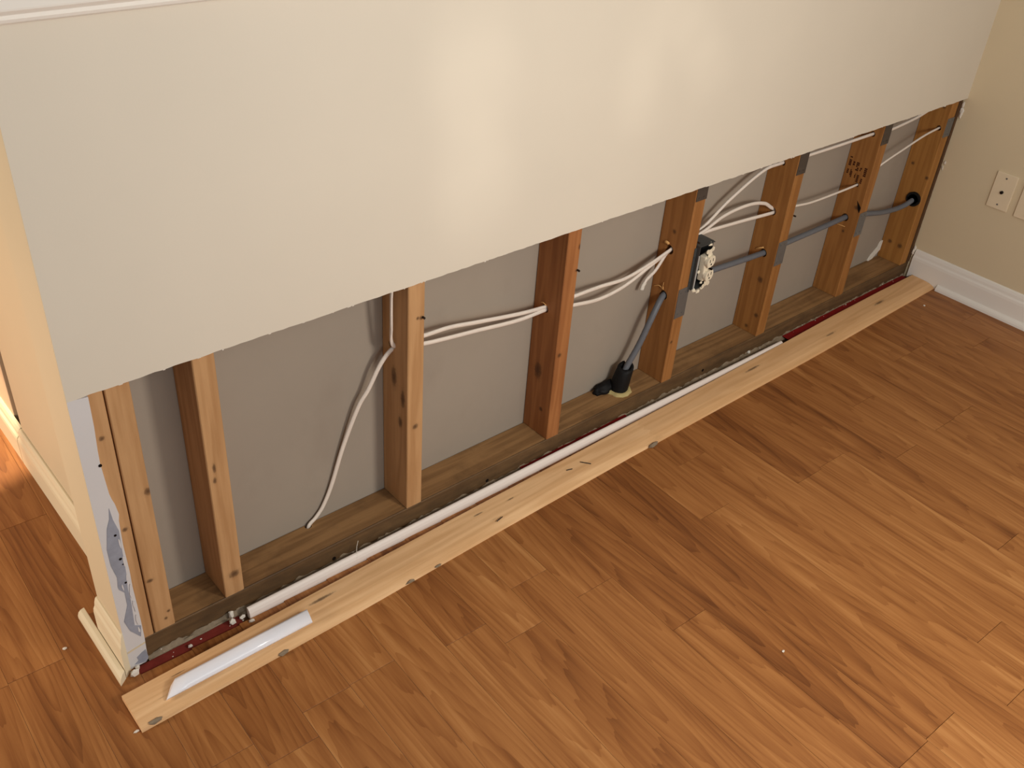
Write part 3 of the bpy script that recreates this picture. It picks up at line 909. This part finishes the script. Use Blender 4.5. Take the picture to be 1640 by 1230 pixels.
for px, py, L_, a in [(1.0789, -0.080, 0.026, -0.9), (1.03, -0.075, 0.016, -0.3), (0.788, -0.107, 0.020, 0.2)]:
    p = MBi @ Vector((px, py, 0.016))
    q = Vector((math.cos(a), math.sin(a), 0)) * L_ / 2
    tube('nail', [p - q, p, p + q], 0.0011, 0.0011, NAILM, board, n=6, sub=2)
for k_, (px, py, s) in enumerate([(-0.012, -0.133, .010), (0.53, -0.131, .008), (0.235, -0.135, .008), (1.275, -0.121, .012), (0.60, -0.130, .006)]):
    p = MBi @ Vector((px, py, 0.0015))
    link('lint', chunk_mesh('lint', (s * 1.5, s * 0.5, s * 0.55), 70 + k_), PLAST, board, loc=p)

# white painted strip between the board and the wall
bm = bmesh.new()
xs = [0.2290, 0.45, 0.60, 0.80, 1.00, 1.20, 1.40, 1.60, 1.80, 1.94]
yf = [-0.0195, -0.0200, -0.0205, -0.0212, -0.0220, -0.0234, -0.0250, -0.0268, -0.0284, -0.0288]
rows = []
for i, (x, y) in enumerate(zip(xs, yf)):
    h = 0.0200 - 0.0045 * max(0, (x - 1.2) / 0.75)
    rows.append([bm.verts.new((x, y + a, -0.006 + b * (h + 0.006))) for a, b in
                 [(0.0, 0.0), (0.0, 0.35), (0.0009, 0.62), (0.0035, 0.85), (0.0070, 0.97), (0.0100, 1.0), (0.0122, 0.98), (0.0122, 0.0)]])
for A, B in zip(rows, rows[1:]):
    for j in range(8):
        bm.faces.new((A[j], A[(j + 1) % 8], B[(j + 1) % 8], B[j]))
bm.faces.new(rows[0])
bm.faces.new(list(reversed(rows[-1])))
link('shoe_strip', to_mesh(bm, 'shoe_strip'), STRIPW, label='long white shoe moulding strip between the pine board and the bottom plate', category='trim strip')
tube('loose_thread', [(0.472, -0.0190, 0.0080), (0.476, -0.0165, 0.0155), (0.480, -0.009, 0.0220), (0.484, -0.004, 0.030), (0.490, 0.000, 0.040)], 0.0006, 0.0006, GYPSUM, n=5, sub=4,
     label='short pale thread standing up from the white strip', category='thread')

# short offcut of white moulding lying on the board
e0 = [(0.0176, -0.1122), (0.0418, -0.0823)]
e1 = [(0.3112, -0.1139), (0.3175, -0.0826)]
bm = bmesh.new()
prof = [(0.0, 0.0), (0.0, 0.22), (0.05, 0.48), (0.15, 0.70), (0.30, 0.87), (0.48, 0.97), (0.66, 1.0), (0.80, 0.97), (0.80, 0.0)]
def ring(e, x_in, hh):
    f, r = Vector((*e[0], 0)), Vector((*e[1], 0))
    out = []
    for a, b in prof:
        p = f.lerp(r, a)
        p.z = 0.0160 + b * hh
        p.x += x_in * b
        out.append(bm.verts.new(p))
    return out
R = [ring(e0, 0.010, 0.0135), ring([(0.06, -0.1124), (0.07, -0.0823)], 0, 0.0140), ring([(0.19, -0.1131), (0.20, -0.0824)], 0, 0.0140), ring(e1, -0.002, 0.0138)]
for A, B in zip(R, R[1:]):
    for j in range(len(prof)):
        q = (j + 1) % len(prof)
        bm.faces.new((A[j], A[q], B[q], B[j]))
bm.faces.new(R[0])
bm.faces.new(list(reversed(R[-1])))
me = to_mesh(bm, 'moulding_offcut')
for p in me.polygons:
    p.use_smooth = len(p.vertices) == 4
off = link('moulding_offcut', me, GLOSSW, loc=(0, 0, -0.0002), label='short glossy white moulding offcut lying on the pine board', category='moulding')

# ------------------------------------------------------------------ dust, residue and red underlayment in the gap
def residue(x0, x1, y0, y1, zmax, seed, n):
    bm = bmesh.new()
    ny = 6
    V = []
    for i in range(n + 1):
        x = x0 + (x1 - x0) * i / n
        row = []
        for j in range(ny + 1):
            f = j / ny
            y = y0 + (y1 - y0) * f + 0.0018 * noise.noise((x * 60, f * 3, seed))
            env = math.sin(math.pi * min(1, f * 0.5 + 0.5)) ** 0.5 * math.sin(math.pi * (0.06 + 0.5 * f))
            z = -0.0083 + zmax * f * (0.62 + 0.55 * noise.noise((x * 38, f * 4, seed + 2)) + 0.25 * noise.noise((x * 150, f * 9, seed + 5)))
            row.append(bm.verts.new((x, y, z)))
        V.append(row)
    for i in range(n):
        for j in range(ny):
            bm.faces.new((V[i][j], V[i + 1][j], V[i + 1][j + 1], V[i][j + 1]))
    return to_mesh(bm, 'plaster_residue', True)
link('plaster_residue', residue(0.036, XR - 0.012, 0.0020, T - 0.0002, 0.0190, 3.0, 420), PLAST, kind='stuff', label='grimy crust of plaster dust along the foot of the bottom plate', category='dust')
def red_strip(x0, x1, y0, y1, label, z):
    bm = bmesh.new()
    n = max(6, int((x1 - x0) / 0.02))
    rows = []
    for i in range(n + 1):
        x = x0 + (x1 - x0) * i / n
        e = 0.0025 * noise.noise((x * 30, 1.0, 5.0))
        rows.append([bm.verts.new(v) for v in [(x, y0, z), (x, y1 + e, z + 0.0012), (x, y1 + e, z + 0.0004), (x, y0, z - 0.0008)]])
    for A, B in zip(rows, rows[1:]):
        for j in range(4):
            bm.faces.new((A[j], A[(j + 1) % 4], B[(j + 1) % 4], B[j]))
    bm.faces.new(rows[0])
    bm.faces.new(list(reversed(rows[-1])))
    return link('underlayment_strip', to_mesh(bm, 'underlayment_strip'), REDD if x0 < 0.5 else RED, label=label, category='underlayment', group='red underlayment showing in the gap')
red_strip(0.005, 0.215, -0.0205, 0.003, 'dusty red underlayment strip at the left end of the gap', -0.0050)
red_strip(0.95, 1.31, -0.0205, 0.0095, 'dark red underlayment strip peeping out behind the white strip, mid wall', 0.0036)
red_strip(1.985, 2.655, -0.0200, 0.0075, 'bright red underlayment strip at the right end of the gap', 0.0020)

bm = bmesh.new()
rd = random.Random(9)
for i in range(150):
    x = rd.uniform(0.04, 2.6)
    y = rd.uniform(-0.018, 0.011)
    s = rd.uniform(0.0005, 0.0017)
    bmesh.ops.create_icosphere(bm, subdivisions=1, radius=s, matrix=Matrix.Translation((x, y, (-0.0045 if y < 0 else 0.003) + s * 0.5)) @ Matrix.Diagonal((1.6, 1, 0.8, 1)))
link('gypsum_crumbs', to_mesh(bm, 'gypsum_crumbs'), GYPSUM, kind='stuff', label='fine pale gypsum crumbs scattered in the floor gap', category='dust')

CH = [((0.0010, -0.0150), (.0085, .0065, .0095), 'largest white plaster chunk, at the bottom of the wall corner'),
      ((0.0110, -0.0035), (.0050, .0045, .0075), 'small white plaster chunk leaning on the corner strip'),
      ((0.2010, 0.0030), (.0045, .0050, .0110), 'upright grey plaster flake left of the white strip'),
      ((0.1960, -0.0100), (.0075, .0055, .0080), 'rounded pale plaster chunk on the red strip end'),
      ((0.2180, -0.0080), (.0090, .0040, .0060), 'jagged white plaster bit touching the end of the white strip'),
      ((0.2270, -0.0290), (.0060, .0040, .0040), 'white plaster bit fallen below the end of the white strip'),
      ((0.1090, -0.0130), (.0050, .0035, .0040), 'yellowish plaster bit on the red strip beside the board'),
      ((1.8250, 0.0090), (.0055, .0045, .0050), 'round white plaster bit in the gap right of the middle'),
      ((2.5326, -0.1462), (.0050, .0035, .0025), 'white speck on the floor in front of the right end of the board'),
      ((1.0033, -0.7172), (.0040, .0025, .0022), 'bright white speck on the open floor'),
      ((-0.0745, 0.1189), (.0040, .0035, .0020), 'white speck on the floor left of the loose shoe moulding'),
      ((-0.0450, -0.1290), (.0055, .0025, .0020), 'pale speck at the left tip of the pine board')]
for k_, ((x, y), s, lab) in enumerate(CH):
    z = 0.0003
    if -0.021 < y < 0.012 and x > 0.01:
        z = -0.0030 if y < 0.001 else 0.001
    link('plaster_chunk', chunk_mesh('plaster_chunk', s, k_ + 3), GYPSUM, loc=(x, y, z), label=lab, category='plaster chunk', group='loose bits of plaster')

box('joint_shade', (2.6670, 0.0100, 0.050), (2.6790, 0.0250, 0.600), SUB, wall_back, label='dark strip standing for the shade in the joint beside the last stud')  # solid brown strip, coloured as the shade inside the joint
# torn drywall flakes on the right wall corner and the torn paper low in the last bay
bm = bmesh.new()
for x, y, z, s in [(XR - 0.006, 0.004, 0.585, .006), (XR - 0.004, 0.003, 0.565, .007), (XR - 0.005, 0.002, 0.553, .006), (XR - 0.003, 0.002, 0.400, .004), (XR - 0.004, 0.003, 0.382, .0035), (XR - 0.006, 0.004, 0.100, .006), (XR - 0.009, 0.005, 0.088, .006)]:
    bmesh.ops.create_icosphere(bm, subdivisions=1, radius=s, matrix=Matrix.Translation((x, y, z)) @ Matrix.Diagonal((0.5, 0.8, 1.8, 1)))
for v in bm.verts:
    v.co += Vector((0.0, 0.003, 0.004)) * noise.noise(v.co * 160)
link('torn_edge', to_mesh(bm, 'torn_edge'), GYPSUM, wall_right, label='torn white drywall edge')
fl = [(2.560, 0.046), (2.585, 0.049), (2.600, 0.060), (2.622, 0.072), (2.623, 0.106), (2.612, 0.100), (2.606, 0.086), (2.590, 0.074), (2.574, 0.064)]
plate('torn_paper', fl, YB - 0.006, YB - 0.0003, GYPSUM, wall_back, label='torn white paper edge')
